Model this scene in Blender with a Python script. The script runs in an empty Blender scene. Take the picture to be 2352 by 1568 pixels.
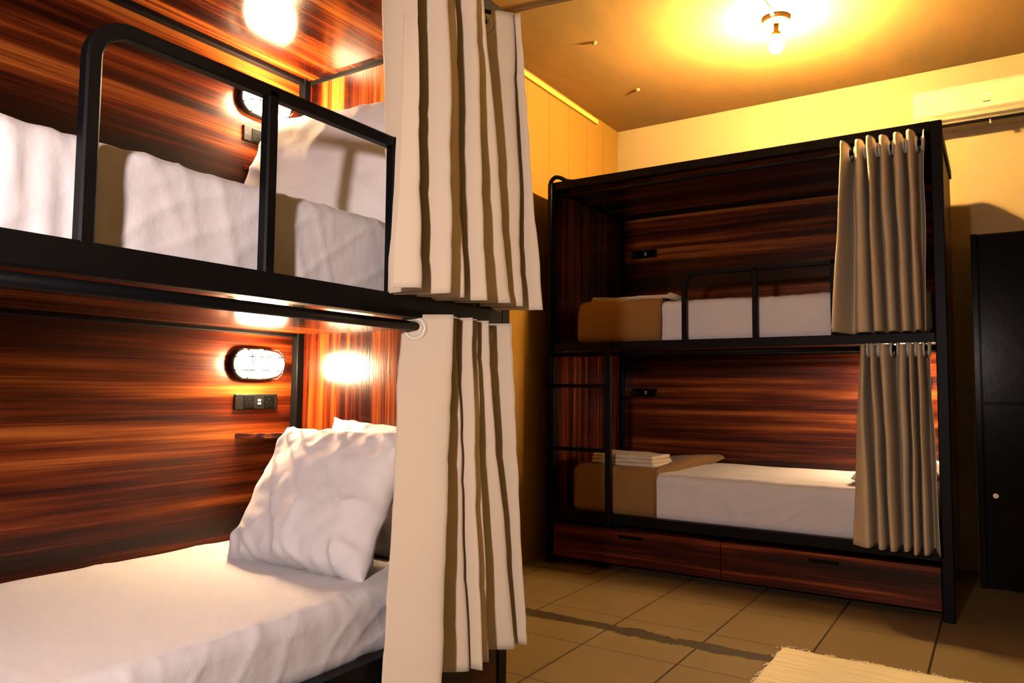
import bpy, bmesh, math, random
from mathutils import Vector, Matrix, noise
random.seed(7)
PI = math.pi
sc = bpy.context.scene
COL = sc.collection

# ------------------------------------------------------------------ camera
cam_d = bpy.data.cameras.new('camera'); cam = bpy.data.objects.new('camera', cam_d); COL.objects.link(cam)
cam_d.sensor_width = 36.0; cam_d.sensor_fit = 'HORIZONTAL'; cam_d.lens = 26.415
cam_d.clip_start = 0.02; cam_d.clip_end = 60
EX, EZ, ER = 0.06425, 0.57585, 0.0090
fw = Vector((-math.sin(EZ)*math.cos(EX), math.cos(EZ)*math.cos(EX), math.sin(EX)))
rt = Vector((math.cos(EZ), math.sin(EZ), 0)); up = rt.cross(fw)
rt2 = rt*math.cos(ER) + up*math.sin(ER); up2 = -rt*math.sin(ER) + up*math.cos(ER)
M = Matrix((rt2, up2, -fw)).transposed().to_4x4(); M.translation = Vector((2.218, -3.87, 1.0038))
cam.matrix_world = M
sc.camera = cam

# ------------------------------------------------------------------ world, key light, exposure
w = bpy.data.worlds.new('world'); sc.world = w; w.use_nodes = True
w.node_tree.nodes['Background'].inputs[0].default_value = (1, .8, .6, 1)
w.node_tree.nodes['Background'].inputs[1].default_value = 0.003
# a bare lamp standing to the left of the photographer
ld = bpy.data.lights.new('side_lamp_light', 'POINT'); ld.energy = 162; ld.color = (1, .82, .79); ld.shadow_soft_size = .05
lo = bpy.data.objects.new('side_lamp_light', ld); lo.location = (1.76, -4.36, 1.38); COL.objects.link(lo)
CEIL_LAMP = 5200.0      # radiance of the ceiling bulb
BUNK_LAMP = 300.0       # radiance of the bulkhead lamps
sc.view_settings.view_transform = 'Standard'; sc.view_settings.look = 'None'
sc.view_settings.exposure = 0.0; sc.view_settings.gamma = 1.0; sc.view_settings.use_curve_mapping = False
sc.cycles.use_denoising = True
sc.cycles.max_bounces = 8; sc.cycles.diffuse_bounces = 1

# ------------------------------------------------------------------ node helpers
def mat(name):
    m = bpy.data.materials.new(name); m.use_nodes = True
    nt = m.node_tree
    return m, nt, nt.nodes['Principled BSDF']
def N(nt, t, **k):
    n = nt.nodes.new(t)
    for a, b in k.items():
        if a in n.bl_rna.properties: setattr(n, a, b)
        else: n.inputs[a].default_value = b
    return n
def L(nt, a, b): nt.links.new(a, b)
def coords(nt, scale=(1,1,1), loc=(0,0,0)):
    tc = N(nt, 'ShaderNodeTexCoord'); mp = N(nt, 'ShaderNodeMapping')
    mp.inputs['Scale'].default_value = scale; mp.inputs['Location'].default_value = loc
    L(nt, tc.outputs['Object'], mp.inputs[0]); return mp.outputs[0]
def noise_n(nt, vec, scale=1, detail=4, rough=.6):
    n = N(nt, 'ShaderNodeTexNoise'); n.inputs['Scale'].default_value = scale
    n.inputs['Detail'].default_value = detail; n.inputs['Roughness'].default_value = rough
    L(nt, vec, n.inputs['Vector']); return n.outputs['Fac']
def ramp(nt, fac, stops):
    r = N(nt, 'ShaderNodeValToRGB'); L(nt, fac, r.inputs[0])
    el = r.color_ramp.elements
    while len(el) < len(stops): el.new(.5)
    for e, (p, c) in zip(el, stops): e.position = p; e.color = (*c, 1)
    return r.outputs[0]
def math_n(nt, op, a, b=None, c=None):
    n = N(nt, 'ShaderNodeMath', operation=op)
    for i, v in enumerate((a, b, c)):
        if v is None: continue
        if isinstance(v, (int, float)): n.inputs[i].default_value = v
        else: L(nt, v, n.inputs[i])
    return n.outputs[0]
def mix_col(nt, fac, a, b, mode='MIX'):
    n = N(nt, 'ShaderNodeMix', data_type='RGBA', blend_type=mode)
    for s, v in ((n.inputs[0], fac), (n.inputs[6], a), (n.inputs[7], b)):
        if isinstance(v, (int, float)): s.default_value = v
        elif isinstance(v, tuple): s.default_value = (*v, 1)
        else: L(nt, v, s)
    return n.outputs[2]
def bump(nt, bsdf, h, strength=.2, dist=.01):
    b = N(nt, 'ShaderNodeBump'); b.inputs['Strength'].default_value = strength; b.inputs['Distance'].default_value = dist
    L(nt, h, b.inputs['Height']); L(nt, b.outputs[0], bsdf.inputs['Normal'])

def wood(name, axis, seed=0.0, rough=.2, bstr=.05, spec=.5, shift=0.0):
    m, nt, b = mat(name)
    def sc3(along, across): return {'x': (along, across, across), 'z': (across, across, along)}[axis]
    off = (seed, seed*1.7, seed*.6)
    wide = noise_n(nt, coords(nt, sc3(.35, 7.5), off), 1, 3, .55)
    mid = noise_n(nt, coords(nt, sc3(.6, 26), off), 1, 4, .6)
    fine = noise_n(nt, coords(nt, sc3(2.2, 150), off), 1, 3, .6)
    s = math_n(nt, 'ADD', math_n(nt, 'MULTIPLY', wide, .5), math_n(nt, 'ADD', math_n(nt, 'MULTIPLY', mid, .38), math_n(nt, 'MULTIPLY_ADD', fine, .16, shift)))
    c = ramp(nt, s, [(.41, (.005, .0006, .0002)), (.47, (.022, .0025, .0006)), (.525, (.075, .0100, .0018)), (.575, (.19, .038, .0055)), (.63, (.42, .12, .019))])
    L(nt, c, b.inputs['Base Color'])
    b.inputs['Roughness'].default_value = rough
    b.inputs['Specular IOR Level'].default_value = spec
    bump(nt, b, fine, bstr, .002)
    return m
def fabric(name, col, weave=700, bstr=.12, wr=0):
    m, nt, b = mat(name)
    n1 = noise_n(nt, coords(nt, (weave, weave, weave)), 1, 2, .6)
    n2 = noise_n(nt, coords(nt, (3, 3, 3)), 1, 3, .5)
    c = mix_col(nt, math_n(nt, 'MULTIPLY', n2, .35), tuple(col), tuple(x*.86 for x in col))
    L(nt, c, b.inputs['Base Color']); b.inputs['Roughness'].default_value = .9
    b.inputs['Specular IOR Level'].default_value = .15
    try: b.inputs['Sheen Weight'].default_value = .1
    except Exception: pass
    if wr:
        n3 = noise_n(nt, coords(nt, (14, 14, 14)), 1, 4, .55)
        h = math_n(nt, 'ADD', math_n(nt, 'MULTIPLY', n1, .06), math_n(nt, 'MULTIPLY', n3, wr))
    else: h = n1
    bump(nt, b, h, bstr, .01 if wr else .002)
    return m
def plain(name, col, rough=.5, metal=0, bsc=0, bstr=.1, spec=.5):
    m, nt, b = mat(name)
    n = noise_n(nt, coords(nt, (9, 9, 9)), 1, 3, .6)
    L(nt, mix_col(nt, n, tuple(col), tuple(x*.82 for x in col)), b.inputs['Base Color'])
    b.inputs['Roughness'].default_value = rough; b.inputs['Metallic'].default_value = metal
    b.inputs['Specular IOR Level'].default_value = spec
    if bsc: bump(nt, b, noise_n(nt, coords(nt, (bsc,)*3), 1, 3, .6), bstr, .002)
    return m
def glow(name, col, strength):
    m, nt, b = mat(name)
    n = noise_n(nt, coords(nt, (6, 6, 6)), 1, 1, .5)
    b.inputs['Base Color'].default_value = (.8, .8, .78, 1)
    b.inputs['Emission Color'].default_value = (*col, 1)
    L(nt, math_n(nt, 'MULTIPLY_ADD', n, strength*.1, strength*.95), b.inputs['Emission Strength'])
    return m

WX = wood('wood_grain_long', 'x', 0.0); WZ = wood('wood_grain_upright', 'z', 2.0, .2, .25, .5, .025)
WX2 = wood('wood_grain_long_ceiling', 'x', 5.3, .16); WD = wood('wood_grain_drawer', 'x', 9.1, .38, .05, .22, .035)
WB = wood('wood_grain_back', 'x', 3.7, .32, .05, .3)
METAL = plain('black_painted_steel', (.004, .0042, .005), .45, 0, 160, .12, .10)
METAL_G = plain('black_gloss_steel', (.002, .002, .0025), .22, 0, 14, .2, .06)
BLACKP = plain('black_plastic', (.006, .006, .006), .4, 0, 0, .1, .2)
SOCK_IN = plain('socket_black', (.003, .003, .003), .6, 0, 0, .1, .05)
WHITEP = plain('white_plastic', (.8, .8, .76), .4)
CREAMP = plain('cream_plastic', (.66, .57, .33), .35)
STEEL = plain('bright_steel', (.6, .6, .58), .25, 1)
SHEET = fabric('white_sheet', (.80, .77, .78), 600, .4, .9)
PILLOWC = fabric('white_pillowcase', (.80, .76, .76), 600, .5, 1.0)
CURT_LAMP_TINT = fabric('cream_curtain_cloth_lamp_tint', (.68, .52, .31), 900, .15)  # far curtains: same cream cloth, yellow lamplight mixed into the base colour
CURT = fabric('cream_curtain_cloth', (.75, .62, .455), 900, .15)
BLANK = fabric('brown_blanket_wool', (.27, .15, .05), 420, .45)
TOWELM = fabric('cream_towel_terry', (.78, .66, .46), 330, .6)
RUGM = fabric('cream_rug_wool', (.80, .69, .52), 300, .5)
_nt = RUGM.node_tree; _b = _nt.nodes['Principled BSDF']; _src = _b.inputs['Base Color'].links[0].from_socket
_w = noise_n(_nt, coords(_nt, (3, 130, 3)), 1, 3, .6)
L(_nt, mix_col(_nt, ramp(_nt, _w, [(.45, (0, 0, 0)), (.65, (.6, .6, .6))]), _src, (.50, .38, .22)), _b.inputs['Base Color'])
DOME = glow('lit_opal_glass', (1, .68, .37), BUNK_LAMP)
BULB = glow('lit_bulb', (1, .62, .23), CEIL_LAMP)
BRASS = plain('brass_base', (.55, .30, .05), .4)
RINGM = plain('cream_grommet', (.80, .74, .58), .3)

# ------------------------------------------------------------------ mesh helpers
def obj(name, bm, m, parent=None, smooth=False, bev=0, solid=0, auto=True):
    bmesh.ops.recalc_face_normals(bm, faces=bm.faces[:])
    me = bpy.data.meshes.new(name); bm.to_mesh(me); bm.free()
    o = bpy.data.objects.new(name, me); COL.objects.link(o)
    if m: me.materials.append(m)
    if smooth:
        for p in me.polygons: p.use_smooth = True
    if solid:
        s = o.modifiers.new('thickness', 'SOLIDIFY'); s.thickness = solid; s.offset = 0
    if bev:
        b = o.modifiers.new('bevel', 'BEVEL'); b.width = bev; b.segments = 2; b.limit_method = 'ANGLE'; b.angle_limit = math.radians(40)
    if parent: o.parent = parent
    return o
def tag(o, label, cat, group=None):
    o['label'] = label; o['category'] = cat
    if group: o['group'] = group
    return o
def thing(name, label, cat, loc=(0,0,0), rotz=0, group=None):
    o = bpy.data.objects.new(name, None); COL.objects.link(o); o.empty_display_size = .1
    o.location = loc; o.rotation_euler = (0, 0, rotz)
    return tag(o, label, cat, group)
def struct(name, bm, m, **k):
    o = obj(name, bm, m, **k); o['kind'] = 'structure'; return o
def box(bm, x0, x1, y0, y1, z0, z1):
    v = [bm.verts.new((x, y, z)) for z in (z0, z1) for y in (y0, y1) for x in (x0, x1)]
    for f in ((0,1,3,2), (4,5,7,6), (0,1,5,4), (2,3,7,6), (0,2,6,4), (1,3,7,5)): bm.faces.new([v[i] for i in f])
    return bm
def B(*a): return box(bmesh.new(), *a)
def tube(bm, pts, r, n=12, closed=False, square=False):
    pts = [Vector(p) for p in pts]; rings = []; K = len(pts)
    prev = None
    for i, p in enumerate(pts):
        a = pts[(i-1) % K] if (closed or i > 0) else p
        c = pts[(i+1) % K] if (closed or i < K-1) else p
        t = (c-a).normalized()
        if prev is None:
            ref = Vector((0, 1, 0)) if abs(t.y) < .9 else Vector((0, 0, 1))
            nrm = (ref - t*ref.dot(t)).normalized()
        else: nrm = (prev - t*prev.dot(t)).normalized()
        prev = nrm; bi = t.cross(nrm)
        if square:
            h = r; q = h*.72
            prof = [(h, -q), (h, q), (q, h), (-q, h), (-h, q), (-h, -q), (-q, -h), (q, -h)]
        else: prof = [(r*math.cos(2*PI*k/n), r*math.sin(2*PI*k/n)) for k in range(n)]
        rings.append([bm.verts.new(p + nrm*a_ + bi*b_) for a_, b_ in prof])
    m = len(rings[0])
    for i in range(K if closed else K-1):
        A_, B_ = rings[i], rings[(i+1) % K]
        for k in range(m): bm.faces.new((A_[k], A_[(k+1) % m], B_[(k+1) % m], B_[k]))
    if not closed:
        bm.faces.new(rings[0]); bm.faces.new(rings[-1])
    return bm
def T(pts, r, **k): return tube(bmesh.new(), pts, r, **k)
def arc(c, r, a0, a1, n, plane='xz'):
    out = []
    for i in range(n+1):
        a = a0 + (a1-a0)*i/n; x, z = r*math.cos(a), r*math.sin(a)
        out.append(Vector(c) + (Vector((x, 0, z)) if plane == 'xz' else Vector((x, z, 0)) if plane == 'xy' else Vector((0, x, z))))
    return out
def lathe(bm, prof, n=28, c=(0,0,0), axis='z'):
    rings = []
    for r, h in prof:
        ring = []
        for k in range(n):
            a = 2*PI*k/n; x, y = r*math.cos(a), r*math.sin(a)
            p = {'z': (x, y, h), 'y': (x, h, y), 'x': (h, x, y)}[axis]
            ring.append(bm.verts.new(Vector(c)+Vector(p)))
        rings.append(ring)
    for A_, B_ in zip(rings, rings[1:]):
        for k in range(n): bm.faces.new((A_[k], A_[(k+1) % n], B_[(k+1) % n], B_[k]))
    bm.faces.new(rings[0]); bm.faces.new(rings[-1]); return bm
def axis_pts(h, r, n):
    r = min(r, h*.95)
    e = [h - r*(1-math.sin(PI/2*k/4)) for k in range(5)]     # from h-r to h
    inner = [-(h-r) + 2*(h-r)*i/n for i in range(n+1)]
    return [-x for x in reversed(e[1:])] + inner + e[1:]
def soft_box(c, size, r, n, disp=None):
    """rounded cushion-like block; disp(p, normal) gives an offset vector"""
    bm = bmesh.new(); h = [s/2 for s in size]; c = Vector(c)
    ax = [axis_pts(h[i], r, n[i]) for i in range(3)]
    cache = {}
    def V(p):
        key = tuple(round(x, 5) for x in p)
        if key in cache: return cache[key]
        q = Vector([max(-(h[i]-min(r, h[i]*.95)), min(h[i]-min(r, h[i]*.95), p[i])) for i in range(3)])
        d = Vector(p)-q
        rr = min(r, *[x*.95 for x in h])
        nn = d.normalized() if d.length > 1e-9 else Vector((0, 0, 1))
        P = q + Vector([nn[i]*min(r, h[i]*.95) for i in range(3)])
        W = P + c
        if disp: W = W + disp(W, nn)
        cache[key] = bm.verts.new(W); return cache[key]
    for a in range(3):
        b, d = [(1, 2), (0, 2), (0, 1)][a]
        for s in (-1, 1):
            for i in range(len(ax[b])-1):
                for j in range(len(ax[d])-1):
                    vs = []
                    for (ii, jj) in ((i, j), (i+1, j), (i+1, j+1), (i, j+1)):
                        p = [0, 0, 0]; p[a] = s*h[a]; p[b] = ax[b][ii]; p[d] = ax[d][jj]; vs.append(V(p))
                    if len(set(vs)) == 4: bm.faces.new(vs)
    return bm
def fbm(p, o=3): return noise.fractal(Vector(p), 1.0, 2.0, o)
def ridge(p):    # creases: sharp valleys
    return 1 - abs(noise.noise(Vector(p)))*2

# ------------------------------------------------------------------ room shell
ZC = 2.95; XL, XR, YB, YF = -.149, 3.5, 1.217, -5.4
def wall_mat(name, col, planks=False, mott=.25):
    m, nt, b = mat(name)
    n = noise_n(nt, coords(nt, (1.6, 1.6, 1.6)), 1, 5, .6)
    c = mix_col(nt, math_n(nt, 'MULTIPLY', n, mott*2), tuple(col), tuple(x*.72 for x in col))
    if mott > .6:
        st = noise_n(nt, coords(nt, (2.2, .7, 1), (3, 1, 0)), 1, 6, .65)
        c = mix_col(nt, ramp(nt, st, [(.40, (0, 0, 0)), (.62, (.75, .75, .75))]), c, tuple(x*f_ for x, f_ in zip(col, (.55, .66, .8))))
    h = noise_n(nt, coords(nt, (60, 60, 60)), 1, 3, .6)
    if planks:
        tc = N(nt, 'ShaderNodeTexCoord'); sp = N(nt, 'ShaderNodeSeparateXYZ'); L(nt, tc.outputs['Object'], sp.inputs[0])
        fr = math_n(nt, 'FRACT', math_n(nt, 'DIVIDE', math_n(nt, 'ADD', sp.outputs[1], 10.032+.005), .262))
        g = math_n(nt, 'LESS_THAN', fr, .028)
        c = mix_col(nt, math_n(nt, 'MULTIPLY', g, .55), c, tuple(x*.3 for x in col))
        h = math_n(nt, 'SUBTRACT', math_n(nt, 'MULTIPLY', h, .2), g)
    L(nt, c, b.inputs['Base Color']); b.inputs['Roughness'].default_value = .7
    b.inputs['Specular IOR Level'].default_value = .25
    bump(nt, b, h, .25, .004)
    return m
M_BACK = wall_mat('yellow_wall_paint', (.44, .325, .15))
M_LEFT = wall_mat('ochre_plank_paint', (.34, .18, .026), True)
M_CEIL = wall_mat('ochre_plaster_ceiling', (.60, .36, .115), False, .7)
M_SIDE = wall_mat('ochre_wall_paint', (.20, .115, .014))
struct('ceiling', B(XL-.1, XR+.1, YF-.1, YB+.1, ZC, ZC+.1), M_CEIL)
struct('wall_back', B(XL-.1, XR+.1, YB, YB+.1, 0, ZC), M_BACK)
struct('wall_left', B(XL-.1, XL, YF, YB, 0, ZC), M_LEFT)
struct('wall_right', B(XR, XR+.1, YF, YB, 0, ZC), M_SIDE)
struct('wall_front', B(XL-.1, XR+.1, YF-.1, YF, 0, ZC), M_SIDE)
struct('trim_1', B(XL, XL+.02, -2.2, .85, 2.893, 2.925), plain('yellow_trim', (.88, .60, .12), .5), bev=.004)
struct('trim_2', T([(XL, -.78, ZC), (.30, -.71, ZC), (.62, -.65, ZC), (XR, -.2, ZC)], .012), M_CEIL, smooth=True)

# floor: square tiles with dark grout, a broken strip of bare screed across
m, nt, b = mat('beige_floor_tiles')
tc = N(nt, 'ShaderNodeTexCoord'); sp = N(nt, 'ShaderNodeSeparateXYZ'); L(nt, tc.outputs['Object'], sp.inputs[0])
X, Y = sp.outputs[0], sp.outputs[1]
wob = noise_n(nt, coords(nt, (3, 3, 3)), 1, 3, .6)
def line(coord, off, step, wd):
    f = math_n(nt, 'FRACT', math_n(nt, 'DIVIDE', math_n(nt, 'ADD', coord, off), step))
    return math_n(nt, 'LESS_THAN', f, wd/step)
gx = line(X, 20*.391-.80+.005, .391, .0085); gy = line(Y, 20*.4165+.3175+.004, .4165, .0055)
grout = math_n(nt, 'MAXIMUM', gx, gy)
blot = noise_n(nt, coords(nt, (2.3, 2.3, 2.3)), 1, 5, .65); grit = noise_n(nt, coords(nt, (140, 140, 140)), 1, 3, .7)
c0 = mix_col(nt, blot, (.20, .142, .072), (.118, .080, .036))
c0 = mix_col(nt, math_n(nt, 'MULTIPLY', grit, .35), c0, (.27, .20, .11))
c1 = mix_col(nt, grout, c0, (.020, .013, .007))
edge = noise_n(nt, coords(nt, (7, 7, 7)), 1, 5, .7)
dist = math_n(nt, 'ABSOLUTE', math_n(nt, 'ADD', Y, .902))
screed = math_n(nt, 'LESS_THAN', dist, math_n(nt, 'MULTIPLY_ADD', edge, .13, -.022))
hatch_y = math_n(nt, 'LESS_THAN', math_n(nt, 'ABSOLUTE', math_n(nt, 'ADD', Y, .125)), .009)
hatch = math_n(nt, 'MULTIPLY', hatch_y, math_n(nt, 'LESS_THAN', X, .30))
hx = math_n(nt, 'MULTIPLY', math_n(nt, 'LESS_THAN', math_n(nt, 'ABSOLUTE', math_n(nt, 'SUBTRACT', X, .30)), .009), math_n(nt, 'GREATER_THAN', Y, -.13))
c2 = mix_col(nt, math_n(nt, 'MAXIMUM', hatch, hx), c1, (.022, .015, .009))
scol = mix_col(nt, noise_n(nt, coords(nt, (60, 60, 60)), 1, 4, .7), (.008, .006, .003), (.075, .058, .036))
c3 = mix_col(nt, screed, c2, scol)
L(nt, c3, b.inputs['Base Color']); b.inputs['Roughness'].default_value = .48; b.inputs['Specular IOR Level'].default_value = .35
bump(nt, b, math_n(nt, 'SUBTRACT', math_n(nt, 'MULTIPLY', grit, .15), math_n(nt, 'MAXIMUM', grout, screed)), .3, .003)
struct('floor', B(XL-.1, XR+.1, YF-.1, YB+.1, -.1, 0), m)

# ------------------------------------------------------------------ bunk beds
LIN = 1.98; PW = .047; DEP = .99
def bunk(label, loc, rotz, zt, zm0, zm1, guard, gz, rt, shelf=False, ladder=False, rodz=2.165):
    t = thing('bunk_bed', label, 'bunk bed', loc, rotz, 'black steel bunk beds with wood panels')
    P = lambda n, bm, m=METAL, **k: obj(n, bm, m, t, **k)
    for u in (-PW, LIN):                                           # four posts
        P('post', B(u, u+PW, 0, PW, 0, zt), bev=.004)
        uu = -.03 if u < 0 else LIN-.018
        P('post', B(uu, uu+PW, DEP-.045, DEP, 0, zt), bev=.004)
    zb = zt-.048
    P('top_rail', B(0, LIN, 0, PW, zb, zt), bev=.003)
    P('top_rail', B(.017, LIN-.018, DEP-.040, DEP-.004, zb, zt), bev=.003)
    for u in (-PW+.006, LIN+.008): P('top_rail', B(u, u+.033, PW, DEP-.045, zb, zt), bev=.003)
    for z0, z1 in ((zm0, zm1), (.262, .315)):                      # bed rails
        P('bed_rail', B(0, LIN, 0, PW, z0, z1), bev=.003)
        P('bed_rail', B(.017, LIN-.018, DEP-.040, DEP-.004, z0, z1), bev=.003)
    P('back_panel', B(.0, LIN, DEP-.012, DEP+.004, .06, zt-.012), WB)
    P('end_panel', B(-.034, -.014, PW, DEP-.045, .06, zt-.012), WZ)
    P('end_panel', B(LIN+.012, LIN+.032, PW, DEP-.045, .06, zt-.012), WZ)
    P('ceiling_board', B(-.012, LIN+.010, PW-.010, DEP-.014, zt-.030, zt-.012), WX2)
    P('bed_board', B(-.012, LIN+.010, PW-.006, DEP-.014, zm0+.012, zm0+.030), WX2)
    P('bed_board', B(-.012, LIN+.010, PW-.006, DEP-.014, .275, .293), WX)
    # drawers under the lower bed
    for u0, u1, h0, h1 in ((.003, LIN/2-.002, .419, .561), (LIN/2+.002, LIN-.003, 1.42, 1.556)):
        bm = B(u0, u1, .004, .022, .044, .2345)
        box(bm, u0+.02, u1-.02, .022, .62, .06, .20)
        d = P('drawer', bm, WD, bev=.002)
        hb = bmesh.new(); box(hb, h0, h1, -.0015, .005, .190, .206)
        obj('handle_slot', hb, SOCK_IN, d)
    # guard rail: bent square tube, one mid upright
    g0, g1, g2 = guard; z = zm1-.004; R = .07; v = .014
    path = [(g0, v, z), (g0, v, z+.12)] + [tuple(p) for p in arc((g0+R, v, gz-R-rt), R, PI, PI/2, 8)] + [(g2, v, gz-rt)]
    bm = T(path, rt, square=True)
    tube(bm, [(g1, v, z), (g1, v, gz-rt)], rt, square=True)
    tube(bm, [(g2-rt*.9, v, z), (g2-rt*.9, v, gz-.0006)], rt, square=True)
    P('guard_rail', bm)
    P('curtain_rod', T([(0, .02, rodz), (LIN, .02, rodz)], .012), smooth=True)
    P('curtain_rod', T([(0, .02, zm0-.022), (LIN, .02, zm0-.022)], .0135), smooth=True)
    if shelf:
        for z in (.838, .838+.99):
            bm = bmesh.new(); pts = [(LIN-.27, DEP-.0125), (LIN+.011, DEP-.0125), (LIN+.011, DEP-.30), (LIN-.02, DEP-.30)]
            lo_ = [bm.verts.new((x, y, z-.018)) for x, y in pts]; hi = [bm.verts.new((x, y, z)) for x, y in pts]
            bm.faces.new(lo_); bm.faces.new(hi)
            for i in range(4): bm.faces.new((lo_[i], lo_[(i+1) % 4], hi[(i+1) % 4], hi[i]))
            P('corner_shelf', bm, WX, bev=.002)
    if ladder:
        bm = T([(-.020, -.013, .03), (-.020, -.013, 2.2)] + [tuple(p) for p in arc((.022, -.013, 2.236), .042, PI, PI*.5, 8)] + [(.045, -.006, 2.272), (.075, .012, 2.254), (.12, .02, 2.244)], .0125)
        lad = P('ladder', bm, METAL, smooth=True)
        obj('rail', T([(.365, -.013, .262), (.365, -.013, 1.278)], .0165, square=True), METAL, lad)
        for z in (.666, 1.03): obj('rung', T([(-.020, -.013, z), (.365, -.013, z)], .0115), METAL, lad, smooth=True)
    return t
XA, YA = .867, -3.83
bunkA = bunk('near black steel bunk bed on the left with lit wood-lined berths', (XA, YA, 0), PI/2,
             2.265, 1.201, 1.26, (.655, 1.052, 1.475), 1.682, .0145, shelf=True, rodz=2.19)
bunkB = bunk('far black steel bunk bed with ladder and two drawers against the back wall', (0, 0, 0), 0,
             2.252, 1.235, 1.281, (.803, 1.178, 1.565), 1.652, .0135, ladder=True)
def toA(o): o.location = (XA, YA, 0); o.rotation_euler = (0, 0, PI/2); return o

# ------------------------------------------------------------------ bedding
def mattress(label, u0, u1, v0, v1, z0, z1, atA, seed, pleat=0.0):
    c = ((u0+u1)/2, (v0+v1)/2, (z0+z1)/2)
    def disp(p, n):
        s = seed
        d = .005*fbm((p.x*2.5+s, p.y*2.5, p.z*4)) * (1 if n.z > .5 else 1.3)
        if n.y < -.3:                              # front: creases pulled down from the edge
            q = max(0, ridge((p.x*11+s+p.z*3.0, p.z*2.0, s*2))); d += .0030*q**4
            q = max(0, ridge((p.x*6-p.z*8+s, p.z*3+p.x*1.5, s+4))); d += .0034*q**5
            q = max(0, ridge((p.x*17+s, p.z*2.6+3, s+9))); d += .0016*q**3*(p.z-z0)/(z1-z0)
            if pleat:
                k = max(0, 1-abs(p.x-.62)/.28); q = math.sin(p.x*95+2*fbm((p.x*6, p.z*4, s)))
                d += pleat*k*q*(.35+.65*(z1-p.z)/(z1-z0))
        if n.z > .5:
            q = ridge((p.x*1.6+p.y*2.6+s, p.y*1.2-p.x*.7, s)); d += .004*max(0, q)**6
        return n*d
    bm = soft_box(c, (u1-u0, v1-v0, z1-z0), .045, (190, 44, 18), disp)
    o = obj('mattress', bm, SHEET, None, smooth=True)
    if atA: toA(o)
    return tag(o, label, 'mattress', 'white sheeted mattresses')
mattress('white sheeted mattress behind the guard rail on the near upper berth', .02, 1.965, .070, .955, 1.231, 1.474, True, 1.3, .0045)
mattress('white sheeted mattress on the near lower berth with a pillow leaning on it', .02, 1.965, .052, .955, .293, .473, True, 5.1)
mattress('white sheeted mattress on the far upper berth under a brown blanket and thin towel', .14, 1.96, .056, .95, 1.265, 1.50, False, 9.4, .003)
mattress('white sheeted mattress on the far lower berth above the drawers', .115, 1.96, .056, .95, .293, .548, False, 14.2)

def blanket(label, u0, u1, z0, z1, skew, lift, seed):
    v0, v1 = .038, .945
    def disp(p, n):
        d = .004*fbm((p.x*6+seed, p.y*6, p.z*6)) + .003*ridge((p.x*8+p.z*5+seed, p.y*3, p.z*4))**3
        off = n*d
        k = max(0, (p.x-(u0+u1)/2)/((u1-u0)/2)); vv = max(0, (p.y-v0-.15)/(v1-v0-.15))
        if n.z > .2 or p.z > z1-.05: off += Vector((skew*k*vv, 0, lift*k*vv*(1.2-.5*math.sin(p.y*9))))
        return off
    bm = soft_box(((u0+u1)/2, (v0+v1)/2, (z0+z1)/2), (u1-u0, v1-v0, z1-z0), .05, (26, 30, 10), disp)
    o = obj('blanket', bm, BLANK, None, smooth=True)
    # stitched hem along the right-hand edge
    hem = T([(u1-.010, v0-.004, z0+.01), (u1-.010, v0-.006, z1-.05), (u1-.008, v0+.02, z1-.008), (u1-.006, v0+.15, z1+.002)], .006)
    obj('hem', hem, BLANK, o, smooth=True)
    return tag(o, label, 'blanket', 'folded brown blankets')
blanket('brown blanket folded over the foot of the far upper berth', .125, .665, 1.268, 1.524, .02, .0, 2)
blanket('brown blanket folded over the foot of the far lower berth, rear edge turned up', .10, .632, .298, .578, .12, .055, 6)

def towel(label, c, size, rot, layers=2, roll=False):
    t = bmesh.new(); hz = size[2]/layers
    first = None
    for k in range(layers):
        off = (random.uniform(-.006, .006), random.uniform(-.006, .006), hz*(k+.5))
        def disp(p, n): return n*.003*fbm((p.x*14+k, p.y*14, p.z*20+c[0]*3)) + Vector((0, 0, .006*fbm((p.x*5+k*.3, p.y*5, c[0]))))
        b2 = soft_box(off, (size[0]-.008*k, size[1]-.012*k, hz*1.04), hz*.48, (20, 14, 2), disp)
        me = bpy.data.meshes.new('tmp'); b2.to_mesh(me); b2.free(); t.from_mesh(me); bpy.data.meshes.remove(me)
    if roll: tube(t, [(size[0]/2-.01, -size[1]/2+.01, size[2]*.6), (size[0]/2-.01, size[1]/2-.01, size[2]*.6)], size[2]*.62)
    o = obj('towel', t, TOWELM, None, smooth=True); o.location = c; o.rotation_euler = (0, 0, rot)
    return tag(o, label, 'towel', 'folded bath towels')
towel('thin cream towel folded flat on the blanket of the far upper berth', (.42, .30, 1.524), (.50, .30, .032), .02, 2, True)
towel('cream towel folded thick on the blanket of the far lower berth', (.385, .27, .577), (.40, .27, .062), -.06, 3)

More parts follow.
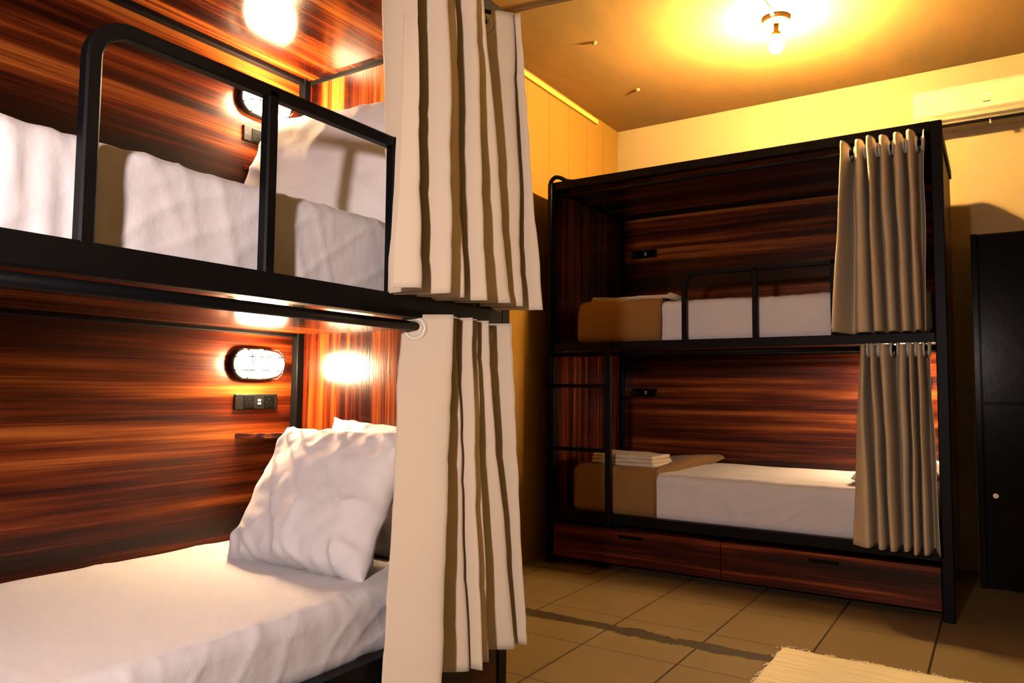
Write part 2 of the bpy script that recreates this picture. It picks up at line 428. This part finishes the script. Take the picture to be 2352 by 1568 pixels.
def pillow(label, mtx, wd, ht, th, seed, mat_=PILLOWC, p=2.6, flange=.0, wk=1.0, atgroup='white bed pillows'):
    bm = bmesh.new(); nu, nv = 56, 46; side = {}
    for s in (1, -1):
        for i in range(nu+1):
            for j in range(nv+1):
                a, b_ = -1+2*i/nu, -1+2*j/nv
                a = math.sin(a*PI/2)*.35 + a*.65; b_ = math.sin(b_*PI/2)*.35 + b_*.65
                e = max(0, (1-abs(a)**p))*max(0, (1-abs(b_)**p))
                th_ = th/2*e**(.55 if p < 4 else .42)*(1-.22*b_)
                x = wd/2*a*(1-.07*(1-b_*b_)*abs(a)**3); z = ht/2*b_*(1-.06*(1-a*a)*abs(b_)**3)
                wr = .010*fbm((a*1.8+seed, b_*1.8, s)) + .011*ridge((a*2.2+b_*1.4+seed, b_*1.1-a*.5, seed))**5
                wr += .012*max(0, ridge((a*5+seed*2, b_*1.5, 3)))**4*max(0, abs(b_)-.55)*2
                edge = (i in (0, nu)) or (j in (0, nv))
                if edge:
                    x += (1+flange)*.006*fbm((a*3, b_*3, seed)); z += (1+flange)*.010*fbm((a*3+5, b_*3, seed))
                    wy = .012*noise.noise(Vector((a*4+seed, b_*4, 1)))
                    key = (i, j)
                    if key not in side: side[key] = bm.verts.new((x, wy, z))
                    v = side[key]
                else: v = bm.verts.new((x, -s*(th_+wk*wr*min(1, e*6)), z))
                side[(s, i, j)] = v
        for i in range(nu):
            for j in range(nv):
                vs = [side[(s, i, j)], side[(s, i+1, j)], side[(s, i+1, j+1)], side[(s, i, j+1)]]
                bm.faces.new(vs if s > 0 else vs[::-1])
    o = obj('pillow', bm, mat_, None, smooth=True)
    o.matrix_world = mtx
    return tag(o, label, 'pillow', atgroup)
def lean(cx, cy, cz, tilt, yaw=0, roll=0):
    return Matrix.Translation((cx, cy, cz)) @ Matrix.Rotation(yaw, 4, 'Z') @ Matrix.Rotation(-tilt, 4, 'X') @ Matrix.Rotation(roll, 4, 'Y')
# upper berth: one large plump pillow against the end panel
pillow('plump white pillow leaning at the head of the near upper berth', lean(.335, -2.085, 1.713, .27, 0, .085), .88, .53, .25, 3.1, p=4.2, flange=-.6, wk=.7)
# lower berth: two, one behind the other
pillow('creased white pillow in front of another on the near lower berth', lean(.452, -2.225, .668, .52, 0.02, -.01), .575, .47, .18, 8.7, wk=1.5, flange=.6)
pillow('white pillow half hidden behind another on the near lower berth', lean(.475, -1.985, .672, .33, 0, .03), .62, .46, .13, 11.9)
# far lower berth: pillow end just showing beside the curtain
pillow('white pillow partly hidden by the curtain of the far lower berth', Matrix.Translation((1.78, .52, .60)) @ Matrix.Rotation(PI/2, 4, 'Z') @ Matrix.Rotation(PI/2-.1, 4, 'X'), .62, .40, .13, 15.0)

# ------------------------------------------------------------------ curtains
def catmull(P, n):
    out = []
    for i in range(len(P)-1):
        p0 = P[max(i-1, 0)]; p1 = P[i]; p2 = P[i+1]; p3 = P[min(i+2, len(P)-1)]
        for k in range(n):
            t = k/n
            out.append(tuple(.5*((2*b)+(c-a)*t+(2*a-5*b+4*c-d)*t*t+(-a+3*b-3*c+d)*t**3) for a, b, c, d in zip(p0, p1, p2, p3)))
    out.append(P[-1]); return out
def curtain(label, left, tips, ztop, zbot, vt, vb, atA, seed, lv, rod, frontal=False, kv=.22):
    """left/tips: (u at top, u at bottom); vt, vb: (valley, tip) depth at top and bottom"""
    def section(f, dl=.22):
        P = []; m = lambda ab: ab[0]+(ab[1]-ab[0])*f
        vv = m((vt[0], vb[0])); tp = m((vt[1], vb[1]))
        P.append((m(left), m(lv))); prev = m(left)
        for i, tt in enumerate(tips):
            u = m(tt)
            if i > 0:
                k = .5 if frontal else kv
                P.append((prev+(u-prev)*k, vv + .012*math.sin(i*2.3+seed)))
            d_ = .014*math.sin(i*3.7+seed*2)
            if frontal and 0 < i < len(tips)-1:
                P.append((u-dl*(u-prev), tp+d_)); P.append((u+dl*(m(tips[i+1])-u), tp+d_+.010))
            else: P.append((u, tp+d_))
            prev = u
        return catmull(P, 12)
    nz = 44; bm = bmesh.new(); rows = []
    for j in range(nz+1):
        f = j/nz; pts = section(max(0, (f-.06)/.94)**1.05); row = []
        for i, (u, v) in enumerate(pts):
            z = ztop+(zbot-ztop)*f
            a = i/len(pts)
            wob = .006*math.sin(PI*min(1, f*1.4))*noise.noise(Vector((a*9, f*2.5, seed)))*2
            z += .006*noise.noise(Vector((a*8, seed, 0)))*f
            row.append(bm.verts.new((u+wob, v+.008*f*noise.noise(Vector((a*12+3, f*3, seed)))+.0035*fbm((u*14, z*6, seed))+.004*max(0, ridge((u*7+z*5, z*2-u*3, seed)))**4, z)))
        rows.append(row)
    for a, b_ in zip(rows, rows[1:]):
        for i in range(len(a)-1): bm.faces.new((a[i], a[i+1], b_[i+1], b_[i]))
    o = obj('curtain', bm, CURT if atA else CURT_LAMP_TINT, None, smooth=True, solid=.0022)
    # rings where the cloth crosses the rod
    top = section(0.0); cross = []
    for (u0, v0), (u1, v1) in zip(top, top[1:]):
        if (v0-rod[0])*(v1-rod[0]) <= 0 and v0 != v1:
            k = (rod[0]-v0)/(v1-v0); cross.append((u0+(u1-u0)*k, math.atan2(v1-v0, u1-u0)))
    for (u, ang) in cross:
        pts = [Vector((u+math.cos(ang)*.029*math.cos(q), rod[0]+math.sin(ang)*.029*math.cos(q), rod[1]-.006+.029*math.sin(q))) for q in [2*PI*k/22 for k in range(22)]]
        g = T(pts, .0085, n=8, closed=True); obj('grommet', g, RINGM, o, smooth=True)
    if atA: toA(o)
    return tag(o, label, 'curtain', 'eyelet privacy curtains')
curtain('cream eyelet curtain drawn aside on the near upper berth', (1.480, 1.375),
        [(1.471, 1.429), (1.574, 1.525), (1.651, 1.617), (1.723, 1.692), (1.780, 1.829), (1.956, 1.912), (1.966, 1.998)],
        2.232, 1.258, (.085, -.06), (.002, -.13), True, .4, (-.005, -.075), (.02, 2.19))
curtain('long cream eyelet curtain drawn aside on the near lower berth', (1.555, 1.405),
        [(1.626, 1.507), (1.679, 1.660), (1.721, 1.684), (1.767, 1.743), (1.825, 1.877), (1.935, 1.927)],
        1.212, .240, (.085, -.06), (.002, -.13), True, 2.1, (.055, -.035), (.02, 1.179))
curtain('cream eyelet curtain with lamplight tint gathered at the right of the far upper berth', (1.600, 1.550),
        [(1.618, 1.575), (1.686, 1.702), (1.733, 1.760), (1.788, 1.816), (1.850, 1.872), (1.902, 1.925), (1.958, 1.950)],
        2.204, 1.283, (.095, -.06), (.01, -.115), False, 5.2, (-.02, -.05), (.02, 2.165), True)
curtain('cream eyelet curtain with lamplight tint gathered at the right of the far lower berth', (1.671, 1.628),
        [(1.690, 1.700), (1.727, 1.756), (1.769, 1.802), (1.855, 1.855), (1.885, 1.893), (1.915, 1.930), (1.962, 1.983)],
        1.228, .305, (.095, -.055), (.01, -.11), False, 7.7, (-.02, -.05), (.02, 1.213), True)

# ------------------------------------------------------------------ bulkhead lamps (local: x along panel, -y out of the panel)
def oval(n, a, r):          # stadium outline, half length a, radius r
    pts = []
    for k in range(n):
        q = 2*PI*k/n; x, z = r*math.cos(q), r*math.sin(q)
        pts.append((x + (a-r)*(1 if x > 0 else -1)*min(1, abs(x)/(r*.35)), z))
    return pts
def lamp(label, u, z, atA, lit=True):
    rz = PI/2 if atA else 0
    p = Vector((u, DEP-.0125, z))
    if atA: p = Vector((XA - p.y, YA + p.x, z))
    t = thing('bulkhead_lamp', label, 'wall lamp', p, rz, 'oval caged bulkhead lamps')
    def shell(prof, n=40):
        bm = bmesh.new(); rings = []
        for s, y in prof:
            rings.append([bm.verts.new((x*s[0], y, zz*s[1])) for x, zz in oval(n, .105, .058)])
        for A_, B_ in zip(rings, rings[1:]):
            for k in range(n): bm.faces.new((A_[k], A_[(k+1) % n], B_[(k+1) % n], B_[k]))
        bm.faces.new(rings[-1]); bm.faces.new(rings[0]); return bm
    obj('base', shell([((1, 1), 0), ((1.02, 1.03), -.006), ((1.02, 1.03), -.024), ((.97, .96), -.030)]), BLACKP, t, smooth=False, bev=.002)
    obj('glass_dome', shell([((.90, .86), -.029), ((.90, .86), -.046), ((.86, .80), -.066), ((.76, .66), -.082), ((.60, .46), -.090), ((.2, .12), -.092)]), DOME, t, smooth=True)
    bm = bmesh.new()
    for zz in (-.024, .024):
        s = 1
        tube(bm, [(-.098, -.028, zz), (-.098, -.060, zz), (-.084, -.090, zz), (-.06, -.0975, zz), (.06, -.0975, zz), (.084, -.090, zz), (.098, -.060, zz), (.098, -.028, zz)], .002, n=6)
    for xx in (-.07, .0, .07):
        tube(bm, [(xx, -.028, -.055), (xx, -.062, -.054), (xx, -.088, -.034), (xx, -.0985, 0), (xx, -.088, .034), (xx, -.062, .054), (xx, -.028, .055)], .002, n=6)
    obj('wire_cage', bm, BLACKP, t, smooth=True)
    return t
lamp('lit oval bulkhead lamp on the back panel of the near upper berth', 1.775, 2.075, True)
lamp('lit oval bulkhead lamp on the back panel of the near lower berth', 1.775, 1.090, True)
lamp('lit bulkhead lamp behind the curtain of the far lower berth', 1.78, 1.06, False)

def socket(label, u, z, atA, wd=.19):
    p = Vector((u, DEP-.0122, z))
    if atA: p = Vector((XA-p.y, YA+p.x, z))
    t = thing('power_socket', label, 'power socket', p, PI/2 if atA else 0, 'black power socket plates in the berths')
    obj('plate', B(-wd/2, wd/2, -.009, 0, -.029, .029), BLACKP, t, bev=.003)
    for x in (-.036, .055):
        o = obj('outlet', B(x-.023, x+.023, -.0115, -.009, -.023, .023), SOCK_IN, t, bev=.001)
        bm = bmesh.new()
        for hx, hz in ((-.009, -.004), (.009, -.004), (0, .010)): lathe(bm, [(.0032, -.0125), (.0032, -.0112)], 10, (x+hx, 0, hz), 'y')
        obj('outlet_hole', bm, BLACKP, o)
    for dz in (-.006, .006): obj('usb_port', B(.004, .017, -.0112, -.009, dz-.0035, dz+.0035), WHITEP, t)
    for x in (-.085, .087): obj('screw', lathe(bmesh.new(), [(.0035, -.0105), (.0035, -.009)], 10, (x*wd/.19, 0, 0), 'y'), STEEL, t)
    return t
socket('black power socket plate under the lamp of the near upper berth', 1.795, 1.947, True)
socket('black power socket plate under the lamp of the near lower berth', 1.795, .951, True)
socket('black power socket plate in the dark left corner of the far upper berth', .165, 1.953, False)
socket('black power socket plate in the dark left corner of the far lower berth', .165, .994, False)

# ------------------------------------------------------------------ ceiling lamp
t = thing('ceiling_lamp', 'glowing bare bulb on a round brass-coloured base under the ceiling', 'ceiling lamp', (1.29, .06, ZC))
obj('base', lathe(bmesh.new(), [(.068, 0), (.070, -.008), (.066, -.024), (.045, -.032), (.02, -.034)], 32), BRASS, t, smooth=False)
obj('conduit', T([(0, -.05, -.010), (-.01, -.3, -.010), (-.04, -1.2, -.010)], .009), CREAMP, t, smooth=True)
obj('bulb_holder', lathe(bmesh.new(), [(.012, -.030), (.012, -.075), (.022, -.078), (.023, -.098), (.019, -.106)], 20), BRASS, t, smooth=True)
obj('bulb', lathe(bmesh.new(), [(.012, -.104), (.018, -.114), (.031, -.130), (.038, -.150), (.036, -.166), (.022, -.182), (.004, -.188)], 24), BULB, t, smooth=True)
for nm, x, y in (('small plaster knob on the ceiling nearer the back wall', .305, .542), ('small plaster knob on the ceiling nearer the cream curtain', .364, -.197)):
    o = obj('plaster_knob', lathe(bmesh.new(), [(.016, 0), (.014, -.008), (.008, -.014), (.002, -.015)], 14), M_CEIL, None, smooth=True)
    o.location = (x, y, ZC); tag(o, nm, 'plaster knob', 'plaster knobs on the ceiling')

# ------------------------------------------------------------------ air conditioner
t = thing('air_conditioner', 'cream wall air conditioner above the right end of the far bunk', 'air conditioner', (1.832, YB, 2.55))
def ac_body():
    bm = bmesh.new(); Wd = .80; pr = [(0, .215), (-.175, .215), (-.205, .205), (-.215, .185), (-.217, .075), (-.213, .058)]
    low = [(-.185, .026), (-.12, .004), (0, .0)]
    ends = []
    prof = pr+low
    for x, s in ((0, .90), (.006, .965), (.02, 1.0), (Wd-.02, 1.0), (Wd-.006, .965), (Wd, .90)):
        ends.append([bm.verts.new((x, y*s, .1075+(z-.1075)*s)) for y, z in prof])
    for A_, B_ in zip(ends, ends[1:]):
        for k in range(len(prof)): bm.faces.new((A_[k], A_[(k+1) % len(prof)], B_[(k+1) % len(prof)], B_[k]))
    bm.faces.new(ends[0]); bm.faces.new(ends[-1]); return bm
body = obj('body', ac_body(), CREAMP, t, smooth=False, bev=.003)
bm = bmesh.new()
v = [bm.verts.new(p) for p in ((.06, -.212, .052), (.74, -.212, .052), (.74, -.150, .013), (.06, -.150, .013), (.06, -.205, .046), (.74, -.205, .046), (.74, -.147, .009), (.06, -.147, .009))]
obj('air_slot', B(.05, .75, -.150, -.128, -.001, .012), SOCK_IN, t)
for f in ((0,1,2,3), (7,6,5,4), (0,4,5,1), (1,5,6,2), (2,6,7,3), (3,7,4,0)): bm.faces.new([v[i] for i in f])
obj('louver', bm, CREAMP, t)
bm = B(.355, .372, -.2215, -.2165, .118, .128); box(bm, .3725, .387, -.2215, -.2165, .119, .129)
obj('emblem', bm, WHITEP, t, bev=.001)
obj('display_strip', B(.350, .385, -.2205, -.2165, .083, .0865), BLACKP, t)
bm = B(.376, .384, -.150, -.130, -.022, .004); obj('louver_tab', bm, CREAMP, t)

# ------------------------------------------------------------------ lockers beside the far bunk
t = thing('steel_locker', 'black glossy steel locker standing right of the far bunk', 'locker', (2.105, .80, 0))
obj('body', B(0, .90, .012, .40, 0, 1.855), METAL_G, t, bev=.004)
for x0, x1 in ((.0, .030), (.872, .90)): obj('frame_stile', B(x0, x1, -.006, .012, .0, 1.855), METAL_G, t, bev=.003)
for x0, x1 in ((.034, .449), (.453, .868)):
    for z0, z1 in ((.05, .950), (.958, 1.845)):
        d = obj('door', B(x0, x1, -.008, .011, z0, z1), METAL_G, t, bev=.003)
        zc = (z0+z1)/2
        if z0 < .5: obj('latch', lathe(bmesh.new(), [(.013, -.020), (.014, -.012), (.014, -.008)], 18, (x0+.045, 0, zc-.02), 'y'), STEEL, d, smooth=False)

# ------------------------------------------------------------------ rug
bm = bmesh.new(); x0, x1, y0, y1 = 1.482, 2.85, -2.3, -.785; nx, ny = 70, 70; g = []
for j in range(ny+1):
    row = []
    for i in range(nx+1):
        x = x0+(x1-x0)*i/nx; y = y0+(y1-y0)*j/ny
        if i == 0: x += .006*noise.noise(Vector((0, y*20, 0)))
        if j == ny: y += .005*noise.noise(Vector((x*14, 0, 4)))
        row.append(bm.verts.new((x, y, .011+.003*fbm((x*5, y*5, 2))+.0015*math.sin(j*2.2))))
    g.append(row)
for j in range(ny):
    for i in range(nx): bm.faces.new((g[j][i], g[j][i+1], g[j+1][i+1], g[j+1][i]))
rug = obj('rug', bm, RUGM, None, smooth=True, solid=.010)
tag(rug, 'cream woven rug with a fringed end on the tiled floor', 'rug')
bm = bmesh.new()
for k in range(150):
    x = x0+(x1-x0)*k/149; a = random.uniform(-.6, .6); ln = random.uniform(.018, .05)*(1.5 if k < 8 else 1)
    if random.random() < .15: continue
    y = y1-.004
    pts = [(x, y, .012), (x+a*ln*.3, y+ln*.4, .011+random.uniform(0, .006)), (x+a*ln*.9, y+ln*.8, .005), (x+a*ln*1.5+random.uniform(-.012, .012), y+ln, .004)]
    tube(bm, pts, random.uniform(.0022, .0038), n=5)
for k in range(70):
    y = y0+(y1-y0)*random.random(); ln = random.uniform(.006, .02)
    tube(bm, [(x0+.003, y, .011), (x0-ln*.6, y+random.uniform(-.006, .01), .009), (x0-ln, y+random.uniform(-.01, .016), .005)], .0024, n=5)
fr = obj('fringe', bm, RUGM, rug, smooth=True); fr['kind'] = 'stuff'
